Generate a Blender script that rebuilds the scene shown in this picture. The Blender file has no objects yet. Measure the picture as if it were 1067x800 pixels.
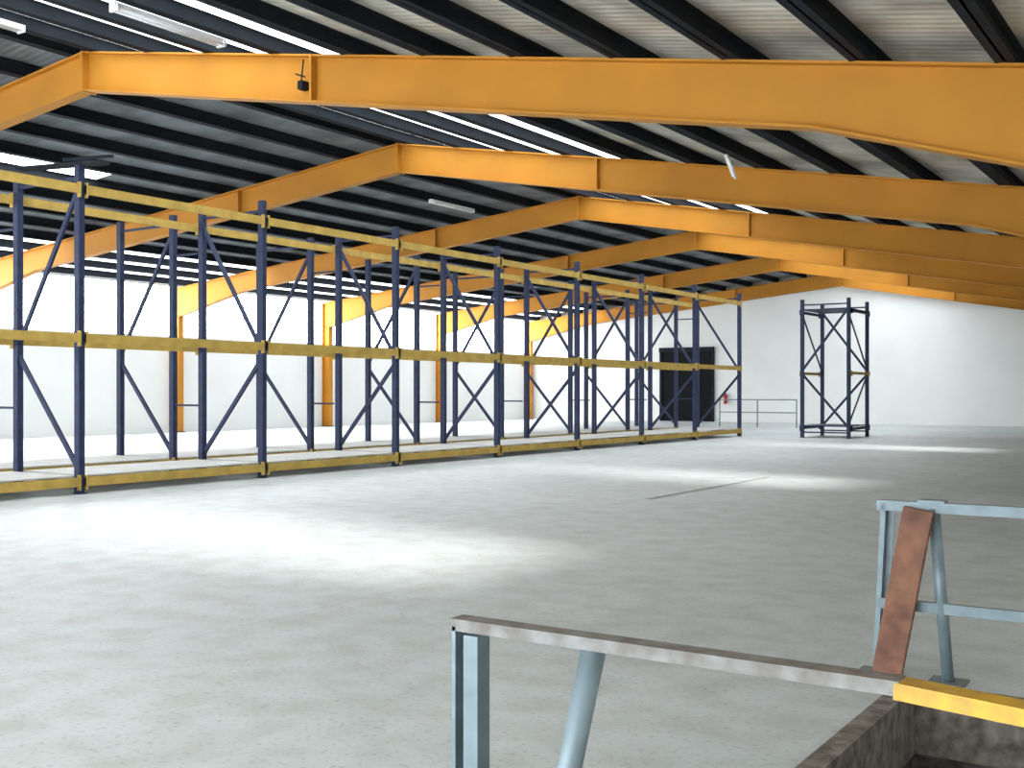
import bpy, bmesh, math, random
from mathutils import Vector, Matrix
random.seed(4)
scene = bpy.context.scene
scene.view_settings.view_transform = 'Standard'
scene.view_settings.look = 'None'
scene.view_settings.exposure = 0.15

# ------------------------------------------------------------------ materials
def mat(name, col, rough=0.6, metal=0.0, var=0.0, scale=3.0, bump=0.0, col2=None, detail=6, spec=0.5):
    m = bpy.data.materials.new(name); m.use_nodes = True
    nt = m.node_tree; b = nt.nodes['Principled BSDF']
    b.inputs['Roughness'].default_value = rough
    b.inputs['Metallic'].default_value = metal
    b.inputs['Specular IOR Level'].default_value = spec
    tc = nt.nodes.new('ShaderNodeTexCoord')
    n = nt.nodes.new('ShaderNodeTexNoise'); n.inputs['Scale'].default_value = scale
    n.inputs['Detail'].default_value = detail
    nt.links.new(tc.outputs['Object'], n.inputs['Vector'])
    r = nt.nodes.new('ShaderNodeValToRGB')
    c2 = col2 if col2 else tuple(c*(1-var) for c in col)
    r.color_ramp.elements[0].position = 0.35; r.color_ramp.elements[0].color = (*c2, 1)
    r.color_ramp.elements[1].position = 0.65; r.color_ramp.elements[1].color = (*col, 1)
    nt.links.new(n.outputs['Fac'], r.inputs['Fac'])
    nt.links.new(r.outputs['Color'], b.inputs['Base Color'])
    if bump:
        bp = nt.nodes.new('ShaderNodeBump'); bp.inputs['Strength'].default_value = bump
        bp.inputs['Distance'].default_value = 0.02
        nt.links.new(n.outputs['Fac'], bp.inputs['Height'])
        nt.links.new(bp.outputs['Normal'], b.inputs['Normal'])
    return m

def emis(name, col, s):
    m = bpy.data.materials.new(name); m.use_nodes = True
    nt = m.node_tree; nt.nodes.clear()
    o = nt.nodes.new('ShaderNodeOutputMaterial'); e = nt.nodes.new('ShaderNodeEmission')
    e.inputs['Color'].default_value = (*col, 1); e.inputs['Strength'].default_value = s
    nt.links.new(e.outputs[0], o.inputs[0]); return m

M_yel  = mat('frame_yellow_paint', (0.56,0.235,0.022), 0.65, var=0.15, scale=0.8, detail=8, spec=0.3)
M_beam = mat('rack_beam_yellow', (0.52,0.35,0.08), 0.6, var=0.25, scale=4, spec=0.3)
M_blue = mat('rack_blue_steel', (0.022,0.034,0.085), 0.6, var=0.3, scale=6, spec=0.3)
M_dark = mat('purlin_dark_steel', (0.016,0.021,0.028), 0.85, var=0.3, scale=2, spec=0.2)
M_deck = mat('rack_deck_board', (0.60,0.60,0.57), 0.7, var=0.15, scale=2)
M_wall = mat('white_painted_block', (0.83,0.85,0.84), 0.8, var=0.05, scale=0.5, bump=0.1)
M_galv = mat('railing_grey_paint', (0.20,0.26,0.285), 0.45, metal=0.2, var=0.25, scale=9)
M_rust = mat('railing_worn_top', (0.25,0.25,0.24), 0.6, col2=(0.14,0.12,0.105), scale=14, bump=0.2)
M_ryel = mat('railing_yellow_paint', (0.68,0.40,0.03), 0.5, col2=(0.42,0.24,0.04), scale=12)
M_wood = mat('weathered_plank', (0.24,0.105,0.06), 0.75, col2=(0.11,0.048,0.03), scale=7, bump=0.4)
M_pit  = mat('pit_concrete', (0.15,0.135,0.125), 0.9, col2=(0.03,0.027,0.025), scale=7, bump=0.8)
M_edge = mat('pit_edge_steel', (0.25,0.22,0.19), 0.6, col2=(0.08,0.065,0.05), scale=12, bump=0.3)
M_joint= mat('expansion_joint_strip', (0.36,0.37,0.36), 0.7, var=0.3, scale=5)
M_black= mat('black_shutter', (0.006,0.007,0.009), 0.8, var=0.2, spec=0.2)
M_white= mat('white_enamel', (0.85,0.85,0.85), 0.4, var=0.03)
M_glow = emis('frosted_daylight_pane', (0.93,0.97,1.0), 15.0)
M_fill  = emis('added_roof_fill_glow', (0.90,0.96,1.0), 3.6)  # glow for added fill strips under the roof, no real source
M_sky2 = emis('translucent_roof_sheet_clear', (0.93,0.97,1.0), 7.0)
M_red  = mat('extinguisher_red', (0.5,0.02,0.02), 0.4)
M_green= mat('extinguisher_black', (0.02,0.02,0.02), 0.4)

# floor concrete
def floor_mat():
    m = bpy.data.materials.new('floor_concrete'); m.use_nodes = True
    nt = m.node_tree; b = nt.nodes['Principled BSDF']; L = nt.links.new
    tc = nt.nodes.new('ShaderNodeTexCoord')
    def noise(s, d=6):
        n = nt.nodes.new('ShaderNodeTexNoise'); n.inputs['Scale'].default_value = s
        n.inputs['Detail'].default_value = d; L(tc.outputs['Object'], n.inputs['Vector']); return n
    n1 = noise(0.22, 8); n2 = noise(3.0, 8); n3 = noise(28, 4)
    r1 = nt.nodes.new('ShaderNodeValToRGB')
    r1.color_ramp.elements[0].position=0.33; r1.color_ramp.elements[0].color=(0.53,0.575,0.58,1)
    r1.color_ramp.elements[1].position=0.66; r1.color_ramp.elements[1].color=(0.67,0.71,0.715,1)
    L(n1.outputs['Fac'], r1.inputs['Fac'])
    r2 = nt.nodes.new('ShaderNodeValToRGB')
    r2.color_ramp.elements[0].position=0.3; r2.color_ramp.elements[0].color=(0.82,0.81,0.78,1)
    r2.color_ramp.elements[1].position=0.6; r2.color_ramp.elements[1].color=(1,1,1,1)
    L(n2.outputs['Fac'], r2.inputs['Fac'])
    mx = nt.nodes.new('ShaderNodeMix'); mx.data_type='RGBA'; mx.blend_type='MULTIPLY'
    mx.inputs['Factor'].default_value=1
    L(r1.outputs['Color'], mx.inputs['A']); L(r2.outputs['Color'], mx.inputs['B'])
    r3 = nt.nodes.new('ShaderNodeValToRGB')
    r3.color_ramp.elements[0].position=0.30; r3.color_ramp.elements[0].color=(0.62,0.58,0.54,1)
    r3.color_ramp.elements[1].position=0.45; r3.color_ramp.elements[1].color=(1,1,1,1)
    L(n3.outputs['Fac'], r3.inputs['Fac'])
    mx2 = nt.nodes.new('ShaderNodeMix'); mx2.data_type='RGBA'; mx2.blend_type='MULTIPLY'
    mx2.inputs['Factor'].default_value=0.6
    L(mx.outputs['Result'], mx2.inputs['A']); L(r3.outputs['Color'], mx2.inputs['B'])
    br = nt.nodes.new('ShaderNodeTexBrick'); br.offset=0.0
    br.inputs['Color1'].default_value=(1,1,1,1); br.inputs['Color2'].default_value=(0.96,0.96,0.96,1)
    br.inputs['Mortar'].default_value=(0.72,0.72,0.72,1); br.inputs['Scale'].default_value=1.0
    br.inputs['Mortar Size'].default_value=0.012; br.inputs['Brick Width'].default_value=6.0
    br.inputs['Row Height'].default_value=9.0
    L(tc.outputs['Object'], br.inputs['Vector'])
    mx3 = nt.nodes.new('ShaderNodeMix'); mx3.data_type='RGBA'; mx3.blend_type='MULTIPLY'
    mx3.inputs['Factor'].default_value=0.3
    L(mx2.outputs['Result'], mx3.inputs['A']); L(br.outputs['Color'], mx3.inputs['B'])
    L(mx3.outputs['Result'], b.inputs['Base Color'])
    b.inputs['Roughness'].default_value=0.5
    bp = nt.nodes.new('ShaderNodeBump'); bp.inputs['Strength'].default_value=0.15; bp.inputs['Distance'].default_value=0.02
    L(n2.outputs['Fac'], bp.inputs['Height']); L(bp.outputs['Normal'], b.inputs['Normal'])
    return m
M_floor = floor_mat()

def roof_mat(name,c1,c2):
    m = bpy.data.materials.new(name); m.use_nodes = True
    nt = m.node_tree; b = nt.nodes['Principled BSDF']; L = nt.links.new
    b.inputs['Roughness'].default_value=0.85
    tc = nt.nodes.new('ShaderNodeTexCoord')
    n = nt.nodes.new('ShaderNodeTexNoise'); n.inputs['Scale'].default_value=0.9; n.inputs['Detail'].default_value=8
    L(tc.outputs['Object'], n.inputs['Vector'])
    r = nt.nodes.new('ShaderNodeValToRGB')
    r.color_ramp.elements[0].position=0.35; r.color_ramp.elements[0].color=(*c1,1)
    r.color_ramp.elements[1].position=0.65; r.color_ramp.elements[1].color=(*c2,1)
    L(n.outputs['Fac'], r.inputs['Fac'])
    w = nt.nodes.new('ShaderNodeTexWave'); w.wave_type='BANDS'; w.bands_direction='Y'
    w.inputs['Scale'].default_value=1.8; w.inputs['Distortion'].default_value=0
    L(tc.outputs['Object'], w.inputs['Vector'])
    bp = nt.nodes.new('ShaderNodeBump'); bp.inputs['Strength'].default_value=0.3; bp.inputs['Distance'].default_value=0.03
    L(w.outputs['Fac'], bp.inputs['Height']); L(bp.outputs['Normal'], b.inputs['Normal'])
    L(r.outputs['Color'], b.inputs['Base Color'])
    return m
M_roof = roof_mat('fibre_cement_sheet_lit',(0.34,0.31,0.26),(0.72,0.69,0.60))  # right slope: paler copy, bounce light off the floor put into the colour
M_roofL= roof_mat('fibre_cement_sheet_shaded',(0.13,0.14,0.15),(0.26,0.28,0.30))  # left slope: darker copy of the same sheet, its shade put into the colour

# ------------------------------------------------------------------ mesh builder
class B:
    def __init__(s): s.bm=bmesh.new(); s.mats=[]
    def mi(s,m):
        if m not in s.mats: s.mats.append(m)
        return s.mats.index(m)
    def box(s,x0,x1,y0,y1,z0,z1,m):
        vs=[s.bm.verts.new((x,y,z)) for z in (z0,z1) for y in (y0,y1) for x in (x0,x1)]
        i=s.mi(m)
        for f in ((0,2,3,1),(4,5,7,6),(0,1,5,4),(2,6,7,3),(0,4,6,2),(1,3,7,5)):
            s.bm.faces.new([vs[k] for k in f]).material_index=i
    def bar(s,p0,p1,w,d,m,up=None):
        p0=Vector(p0);p1=Vector(p1);a=(p1-p0).normalized()
        up=Vector(up) if up else (Vector((0,1,0)) if abs(a.y)<0.9 else Vector((0,0,1)))
        u=(up-a*up.dot(a)).normalized(); v=a.cross(u)
        i=s.mi(m); vs=[]
        for p in (p0,p1):
            for su,sv in ((-1,-1),(1,-1),(1,1),(-1,1)):
                vs.append(s.bm.verts.new(p+u*su*w/2+v*sv*d/2))
        for f in ((3,2,1,0),(4,5,6,7),(0,1,5,4),(1,2,6,5),(2,3,7,6),(3,0,4,7)):
            s.bm.faces.new([vs[k] for k in f]).material_index=i
    def tube(s,p0,p1,r,m,seg=16):
        p0=Vector(p0);p1=Vector(p1);a=(p1-p0).normalized()
        up=Vector((0,1,0)) if abs(a.y)<0.9 else Vector((0,0,1))
        u=(up-a*up.dot(a)).normalized(); v=a.cross(u); i=s.mi(m)
        A=[];C=[]
        for k in range(seg):
            t=2*math.pi*k/seg; o=u*math.cos(t)*r+v*math.sin(t)*r
            A.append(s.bm.verts.new(p0+o)); C.append(s.bm.verts.new(p1+o))
        for k in range(seg):
            f=s.bm.faces.new((A[k],A[(k+1)%seg],C[(k+1)%seg],C[k])); f.material_index=i; f.smooth=True
        s.bm.faces.new(A[::-1]).material_index=i; s.bm.faces.new(C).material_index=i
    def plateXZ(s,pts,y,t,m):
        i=s.mi(m)
        A=[s.bm.verts.new((x,y-t/2,z)) for x,z in pts]; C=[s.bm.verts.new((x,y+t/2,z)) for x,z in pts]
        s.bm.faces.new(A).material_index=i; s.bm.faces.new(C[::-1]).material_index=i
        n=len(pts)
        for k in range(n):
            s.bm.faces.new((A[(k+1)%n],A[k],C[k],C[(k+1)%n])).material_index=i
    def done(s,name,parent=None,bevel=0):
        bmesh.ops.recalc_face_normals(s.bm,faces=s.bm.faces)
        me=bpy.data.meshes.new(name); s.bm.to_mesh(me); s.bm.free()
        for m in s.mats: me.materials.append(m)
        o=bpy.data.objects.new(name,me); scene.collection.objects.link(o)
        if parent: o.parent=parent
        if bevel:
            md=o.modifiers.new('bevel','BEVEL'); md.width=bevel; md.segments=2; md.limit_method='ANGLE'
        return o

# ------------------------------------------------------------------ constants
XR=-17.76; HR=7.91; MR=0.178; ML=0.10
XL=-37.3; XE=3.0; YB=58.0; YF=-6.0
def top(x): return HR-(MR*(x-XR) if x>XR else ML*(XR-x))
frames=[12.64+9*k for k in range(-2,6)]

# ------------------------------------------------------------------ floor with stair pit
PX0,PX1,PY0,PY1=-1.55,1.6,2.85,6.35
b=B()
b.box(XL-0.3,PX0,YF-0.3,YB+0.3,-0.3,0,M_floor)
b.box(PX1,XE+0.3,YF-0.3,YB+0.3,-0.3,0,M_floor)
b.box(PX0,PX1,YF-0.3,PY0,-0.3,0,M_floor)
b.box(PX0,PX1,PY1,YB+0.3,-0.3,0,M_floor)
b.box(-7.86,-7.74,15.6,20.8,0.0,0.006,M_joint)
b.done('floor')
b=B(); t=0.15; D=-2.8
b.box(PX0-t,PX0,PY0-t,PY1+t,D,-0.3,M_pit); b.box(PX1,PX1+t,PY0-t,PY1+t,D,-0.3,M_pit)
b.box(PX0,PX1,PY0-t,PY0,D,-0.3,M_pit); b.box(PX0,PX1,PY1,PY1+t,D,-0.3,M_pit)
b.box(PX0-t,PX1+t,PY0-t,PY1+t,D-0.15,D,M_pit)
for (x0,x1,y0,y1) in ((PX0-0.09,PX0,PY0-0.09,PY1+0.09),(PX1,PX1+0.09,PY0-0.09,PY1+0.09),(PX0,PX1,PY0-0.09,PY0),(PX0,PX1,PY1,PY1+0.09)):
    b.box(x0,x1,y0,y1,0.0,0.045,M_edge)
b.box(PX0,PX0+0.02,PY0,PY1,-0.32,0.045,M_edge); b.box(PX0+0.02,PX1,PY1-0.02,PY1,-0.32,0.045,M_edge)
for k in range(9):
    x=PX0+0.05+0.28*k
    b.box(x,x+0.29,PY0+0.05,PY0+1.25,-0.28*(k+1)-0.05,-0.28*(k+1),M_edge)
b.bar((PX0+0.1,PY0+0.05,-0.3),(PX0+2.65,PY0+0.05,-2.75),0.05,0.25,M_edge)
b.bar((PX0+0.1,PY0+1.27,-0.3),(PX0+2.65,PY0+1.27,-2.75),0.05,0.25,M_edge)
b.done('stairwell_pit')

# ------------------------------------------------------------------ walls
b=B(); w=0.25; WZ=4.0
b.box(XL-w,XL,YF,YB,0,WZ,M_wall)
b.box(XL-w,XL,YF,YB,6.05,6.2,M_wall)
b.done('wall_left')
b=B()
b.box(XL-0.12,XL-0.08,YF,YB,WZ,6.05,M_glow)
b.done('window_1')
b=B()
y=YF+1.5
while y<YB:
    b.box(XL-0.06,XL+0.0,y-0.02,y+0.02,WZ,6.05,M_white); y+=3.0
b.done('trim_1')
b=B()
zz=0.25
b.plateXZ([(XL-w,0),(XE+w,0),(XE+w,top(XE)+zz),(XR,HR+zz),(XL-w,top(XL)+zz)],YB+w/2,w,M_wall)
b.done('wall_back')
b=B()
b.box(XL-w,-30,YF-w,YF,0,6.1,M_wall); b.box(0.5,XE+w,YF-w,YF,0,4.3,M_wall)
b.box(-20,-16,YF-w,YF,0,4.6,M_wall)
b.plateXZ([(-30,4.6),(0.5,4.6),(0.5,4.8),(XR,HR+zz),(-30,6.7)],YF-w/2,w,M_wall)
b.done('wall_front')
b=B()
ops=[(6.0,8.8),(17.4,19.9),(30.9,33.4)]
Z0,Z1=3.0,3.65
b.box(XE,XE+w,YF,YB,0,Z0,M_wall); b.box(XE,XE+w,YF,YB,Z1,4.45,M_wall)
prev=YF
for a,c in ops:
    b.box(XE,XE+w,prev,a,Z0,Z1,M_wall); prev=c
b.box(XE,XE+w,prev,YB,Z0,Z1,M_wall)
b.done('wall_right')

# ------------------------------------------------------------------ roof
PD=0.27
b=B()
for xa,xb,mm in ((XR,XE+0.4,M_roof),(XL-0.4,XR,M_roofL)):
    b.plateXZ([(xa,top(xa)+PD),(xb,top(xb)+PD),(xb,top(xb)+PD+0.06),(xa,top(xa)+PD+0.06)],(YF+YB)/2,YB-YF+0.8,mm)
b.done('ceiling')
b=B()
def purlin(x):
    z=top(x)+0.005
    b.box(x-0.012,x+0.012,YF,YB,z,z+PD-0.01,M_dark)
    b.box(x-0.10,x+0.10,YF,YB,z,z+0.02,M_dark)
    b.box(x-0.10,x+0.10,YF,YB,z+PD-0.03,z+PD-0.01,M_dark)
px=[];pl=[]
x=XR+0.35
while x<XE-0.2: purlin(x); px.append(x); x+=1.53
x=XR-0.35
while x>XL+0.2: purlin(x); pl.append(x); x-=1.53
b.done('roof_purlins')
b=B()
def roof_panel(x0,x1,y0,y1,m):
    z0,z1=top(x0)+PD-0.03,top(x1)+PD-0.03
    b.plateXZ([(x0,z0),(x1,z1),(x1,z1+0.015),(x0,z0+0.015)],(y0+y1)/2,y1-y0,m)
roof_panel(pl[5]+0.1,pl[5]+1.43,5,18.5,M_sky2)
for j in (0,1,2): roof_panel(px[j]+0.1,px[j+1]-0.1,YF+0.5,YB-0.5,M_fill)  # added glowing strips, mostly hidden behind purlins, to brighten the floor
roof_panel(px[3]+0.1,px[3]+0.75,YF+0.5,YB-0.5,M_fill)  # narrower added strip of the same fill glow
for j in (10,11,12):  # added glowing strips behind the left purlins, to brighten wall and floor
    if j<len(pl): roof_panel(pl[j]+0.1,pl[j]+1.43,YF+0.5,YB-0.5,M_fill)
b.done('skylight_and_fill')  # one visible skylight together with the added fill strips

# ------------------------------------------------------------------ portal frames
DP=0.70; FW=0.26
for n,fy in enumerate(frames):
    b=B()
    R=[(XR,HR-DP),(-4.2,top(-4.2)-0.76),(XE-0.5,top(XE-0.5)-1.62)]
    L=[(XR,HR-DP),(-33.0,top(-33)-DP),(XL+0.45,top(XL)-1.15)]
    b.plateXZ([(XR,HR),(XR,HR-DP),R[1],R[2],(XE,R[2][1]),(XE,top(XE))][::-1],fy,0.02,M_yel)
    b.plateXZ([(XR,HR),(XR,HR-DP),L[1],L[2],(XL,L[2][1]),(XL,top(XL))],fy,0.02,M_yel)
    def fl(p,q,t=0.03,off=0):
        b.bar((p[0],fy,p[1]+off),(q[0],fy,q[1]+off),FW,t,M_yel)
    fl((XR,HR-0.015),(XE,top(XE)-0.015)); fl((XR,HR-0.015),(XL,top(XL)-0.015))
    for a,c in ((R[0],R[1]),(R[1],R[2]),(L[0],L[1]),(L[1],L[2])): fl(a,c)
    b.box(XR-0.03,XR+0.03,fy-0.15,fy+0.15,HR-DP-0.04,HR+0.0,M_yel)
    for xs in (-12.05,-23.5):
        b.box(xs-0.02,xs+0.02,fy-0.14,fy+0.14,top(xs)-DP-0.02,top(xs),M_yel)
    b.box(XL,XL+0.03,fy-0.13,fy+0.13,0,top(XL)-0.02,M_yel)
    b.box(XL+0.42,XL+0.45,fy-0.13,fy+0.13,0,top(XL)-1.14,M_yel)
    b.box(XL+0.03,XL+0.42,fy-0.01,fy+0.01,0,top(XL)-1.1,M_yel)
    b.box(XE-0.03,XE,fy-0.13,fy+0.13,0,top(XE)-0.02,M_yel)
    b.box(XE-0.5,XE-0.47,fy-0.13,fy+0.13,0,top(XE-0.5)-1.6,M_yel)
    b.box(XE-0.47,XE-0.03,fy-0.01,fy+0.01,0,top(XE)-1.5,M_yel)
    b.box(XL-0.0,XL+0.5,fy-0.18,fy+0.18,0,0.03,M_dark)
    if n==2:   # cable clamp at the splice
        xs=-12.25; zt=top(xs)
        b.box(xs-0.05,xs+0.05,fy-0.16,fy-0.01,zt-0.55,zt-0.42,M_dark)
        b.tube((xs,fy-0.14,zt-0.5),(xs+0.06,fy-0.14,zt-0.1),0.012,M_dark,8)
        b.tube((xs-0.1,fy-0.15,zt-0.3),(xs+0.1,fy-0.15,zt-0.38),0.012,M_dark,8)
    b.done('portal_frame')

# ------------------------------------------------------------------ pallet racks
Y0=11.22; BAY=4.055
def rack_frame(b,xf,xb,y,H,flip,w=0.13):
    for x in (xf,xb):
        b.box(x-w/2,x+w/2,y-0.055,y-0.043,0.01,H,M_blue)
        b.box(x-w/2,x-w/2+0.012,y-0.043,y+0.055,0.01,H,M_blue)
        b.box(x+w/2-0.012,x+w/2,y-0.043,y+0.055,0.01,H,M_blue)
        b.box(x-0.09,x+0.09,y-0.09,y+0.09,0,0.012,M_blue)
    a,c=(xf,xb) if flip else (xb,xf)
    zt,zm,z0=H-0.35,2.45,0.38
    b.bar((a,y,zt),(c,y,zm),0.05,0.08,M_blue)
    b.bar((c,y,zm-0.12),(a,y,z0),0.05,0.08,M_blue)
    for z in (H-0.2,0.2):
        b.bar((xf,y,z),(xb,y,z),0.04,0.05,M_blue)

def beam(b,x,y0,y1,z,h=0.14,m=None):
    m=m or M_beam
    b.box(x-0.025,x+0.025,y0+0.05,y1-0.05,z-h/2,z+h/2,m)
    for y in (y0+0.05,y1-0.05):
        b.box(x-0.035,x+0.035,y-0.03 if y>y0+1 else y,y if y>y0+1 else y+0.03,z-h/2-0.06,z+h/2+0.04,m)

b=B()
for k in range(-2,8):
    y=Y0+BAY*k
    rack_frame(b,-16.0,-17.72,y,5.40,k==0)
    if k<7:
        y2=y+BAY
        for z in (5.0,2.56): 
            for x in (-15.91,-17.81): beam(b,x,y,y2,z,0.15)
        for x in (-15.91,-17.81): beam(b,x,y,y2,0.20,0.15)
        for j in range(8):
            yy=y+0.1+j*(BAY-0.2)/8
            b.box(-17.75,-15.97,yy,yy+(BAY-0.2)/8-0.02,0.285,0.31,M_deck)
yk=Y0
b.bar((-17.2,yk-0.3,5.42),(-15.6,yk+0.2,5.44),0.25,0.04,M_dark,up=(0,1,0))
b.bar((-16.0,yk-0.3,5.44),(-15.8,yk+0.5,5.62),0.05,0.05,M_dark)
b.done('pallet_rack')
b=B()
for k in range(-2,8):
    y=Y0+BAY*k
    rack_frame(b,-18.62,-20.34,y,5.35,True)
    b.bar((-17.87,y,4.5),(-18.55,y,4.5),0.04,0.04,M_blue)
    b.bar((-17.87,y,1.4),(-18.55,y,1.4),0.04,0.04,M_blue)
    if k<7:
        y2=y+BAY
        for x in (-18.53,-20.43): beam(b,x,y,y2,0.20,0.15)
        for j in range(8):
            yy=y+0.1+j*(BAY-0.2)/8
            b.box(-20.37,-18.59,yy,yy+(BAY-0.2)/8-0.02,0.285,0.31,M_deck)
b.done('pallet_rack')

# free standing rack tower
b=B()
tx0,tx1,ty0,ty1=-13.6,-11.9,39.7,42.0
rack_frame(b,tx1,tx0,ty0,5.05,True,0.12); rack_frame(b,tx1,tx0,ty1,5.05,False,0.12)
for z in (4.6,2.35,0.35):
    for x in (tx0-0.09,tx1+0.09): beam(b,x,ty0,ty1,z,0.10,M_blue if z!=2.35 else M_beam)
for z in (4.66,0.41): b.box(tx0,tx1,ty0+0.07,ty1-0.07,z,z+0.04,M_blue)
b.bar((tx1,ty0,0.5),(tx1,ty1,2.3),0.04,0.06,M_blue,up=(1,0,0)); b.bar((tx0,ty0,4.5),(tx0,ty1,2.4),0.04,0.06,M_blue,up=(1,0,0))
b.bar((tx1,ty1,2.5),(tx1,ty0,4.5),0.04,0.06,M_blue,up=(1,0,0))
b.done('rack_tower')

# ------------------------------------------------------------------ back wall details
YW=YB-0.01
b=B()
b.box(-28.1,-25.05,YW-0.04,YW,0,3.95,M_black)
for j in range(26): b.box(-28.05,-25.1,YW-0.06,YW-0.04,0.05+j*0.15,0.14+j*0.15,M_black)
b.box(-28.25,-28.1,YW-0.12,YW,0,4.1,M_dark); b.box(-25.05,-24.9,YW-0.12,YW,0,4.1,M_dark)
b.box(-28.25,-24.9,YW-0.2,YW,3.95,4.2,M_dark)
b.done('door_1')
b=B()
for x in (-21.2,-19.3,-17.4): b.tube((x,50,0),(x,50,1.3),0.03,M_galv)
for z in (1.3,0.7): b.tube((-21.2,50,z),(-17.4,50,z),0.025,M_galv)
b.done('steel_handrail')
b=B()
b.tube((-24.2,YW-0.14,1.0),(-24.2,YW-0.14,1.55),0.09,M_red); b.tube((-24.2,YW-0.14,1.55),(-24.2,YW-0.14,1.65),0.035,M_green)
b.bar((-24.2,YW-0.14,1.62),(-24.4,YW-0.14,1.3),0.02,0.02,M_green); b.box(-24.25,-24.15,YW-0.06,YW,1.1,1.5,M_green)
b.done('fire_extinguisher')

# ------------------------------------------------------------------ fluorescent battens
def batten(x,z,y0,y1,dz=0.0,name='fluorescent_batten'):
    b=B()
    b.bar((x,y0,z),(x,y1,z+dz),0.12,0.06,M_white,up=(1,0,0))
    b.tube((x-0.06,y0+0.03,z-0.06),(x-0.06,y1-0.03,z+dz-0.06),0.022,M_white)
    b.tube((x+0.06,y0+0.03,z-0.06),(x+0.06,y1-0.03,z+dz-0.06),0.022,M_white)
    for y,q in ((y0+0.04,z),(y1-0.04,z+dz)): b.box(x-0.09,x+0.09,y-0.02,y+0.02,q-0.09,q+0.0,M_white)
    for f in (0.2,0.8):
        y=y0+(y1-y0)*f; b.tube((x,y,z+dz*f),(x,y,top(x)+0.01),0.008,M_dark,8)
    b.done(name)
batten(-13.1,7.05,9.7,11.7)
batten(-16.6,7.6,9.0,10.6)
batten(-20.5,7.45,26.4,28.6)
b=B()
b.tube((-8.35,19.9,6.35),(-8.15,20.0,5.75),0.03,M_white); b.tube((-8.35,19.9,6.2),(-8.35,19.9,6.6),0.006,M_dark,8)
b.bar((-8.4,19.9,6.4),(-8.2,20,5.8),0.06,0.04,M_white)
b.done('hanging_lamp_tube')

# ------------------------------------------------------------------ foreground railings
b=B()
y=2.65
b.box(-1.95,-1.938,y-0.035,y+0.035,0,0.99,M_galv)
b.box(-1.938,-1.865,y+0.023,y+0.035,0,0.99,M_galv)
b.box(-1.905,-1.855,y-0.04,y+0.022,0,0.97,M_galv)
b.box(-2.0,-1.82,y-0.09,y+0.09,0,0.012,M_galv)
b.tube((-1.49,y,0.985),(-1.715,y,0.0),0.035,M_galv,20)
b.box(-1.81,-1.62,y-0.09,y+0.09,0,0.012,M_galv)
b.box(-1.96,-0.67,y-0.035,y+0.035,0.995,1.012,M_rust)
b.box(-1.96,-0.67,y-0.035,y-0.027,0.977,0.995,M_rust)
b.bar((-0.68,y,1.0),(1.55,y,0.86),0.076,0.018,M_ryel)
b.bar((-0.68,y-0.033,0.985),(1.55,y-0.033,0.845),0.012,0.03,M_ryel)
b.box(1.5,1.55,y-0.03,y+0.03,0,0.86,M_galv)
b.done('stair_railing')
b=B()
y=6.72
b.bar((-1.80,y,1.02),(-1.85,y,0.0),0.06,0.03,M_galv)
b.bar((-1.785,y+0.03,1.02),(-1.835,y+0.03,0.0),0.012,0.075,M_galv)
b.box(-1.95,-1.75,y-0.09,y+0.09,0,0.012,M_galv)
b.tube((-1.52,y,1.0),(-1.44,y,0.0),0.034,M_galv,20)
b.box(-1.54,-1.34,y-0.09,y+0.09,0,0.012,M_galv)
b.box(-1.84,1.6,y-0.03,y+0.03,1.02,1.035,M_galv); b.box(-1.84,1.6,y-0.03,y-0.018,0.975,1.02,M_galv)
b.box(-1.60,-1.45,y-0.05,y+0.05,1.035,1.05,M_galv)
b.box(-1.83,1.6,y-0.03,y-0.018,0.395,0.445,M_galv); b.box(-1.83,1.6,y-0.03,y+0.01,0.445,0.455,M_galv)
b.box(1.5,1.55,y-0.03,y+0.03,0,1.02,M_galv); b.box(0.1,0.15,y-0.017,y+0.03,0,1.02,M_galv)
b.done('stair_railing')
b=B()
b.bar((-1.585,6.64,1.0),(-1.76,6.60,0.005),0.04,0.17,M_wood)
b.done('wooden_plank',bevel=0.006)

# ------------------------------------------------------------------ light
W=bpy.data.worlds.new('World'); scene.world=W; W.use_nodes=True
bg=W.node_tree.nodes['Background']; bg.inputs[0].default_value=(0.86,0.94,1.0,1); bg.inputs[1].default_value=10.0
s=bpy.data.lights.new('sun','SUN'); s.energy=28; s.angle=math.radians(9); s.color=(1,0.99,0.97)
so=bpy.data.objects.new('sun',s); scene.collection.objects.link(so)
d=Vector((-1,0.15,-0.28))
so.rotation_euler=d.to_track_quat('-Z','Y').to_euler(); so.location=(30,0,20)

# ------------------------------------------------------------------ camera
c=bpy.data.cameras.new('camera'); co=bpy.data.objects.new('camera',c); scene.collection.objects.link(co)
co.location=(0,0,1.68); co.rotation_euler=(math.radians(90),0,math.radians(33.61))
c.sensor_width=36; c.lens=36*1153/1067; c.shift_y=8/1067; c.clip_start=0.05; c.clip_end=300
scene.camera=co
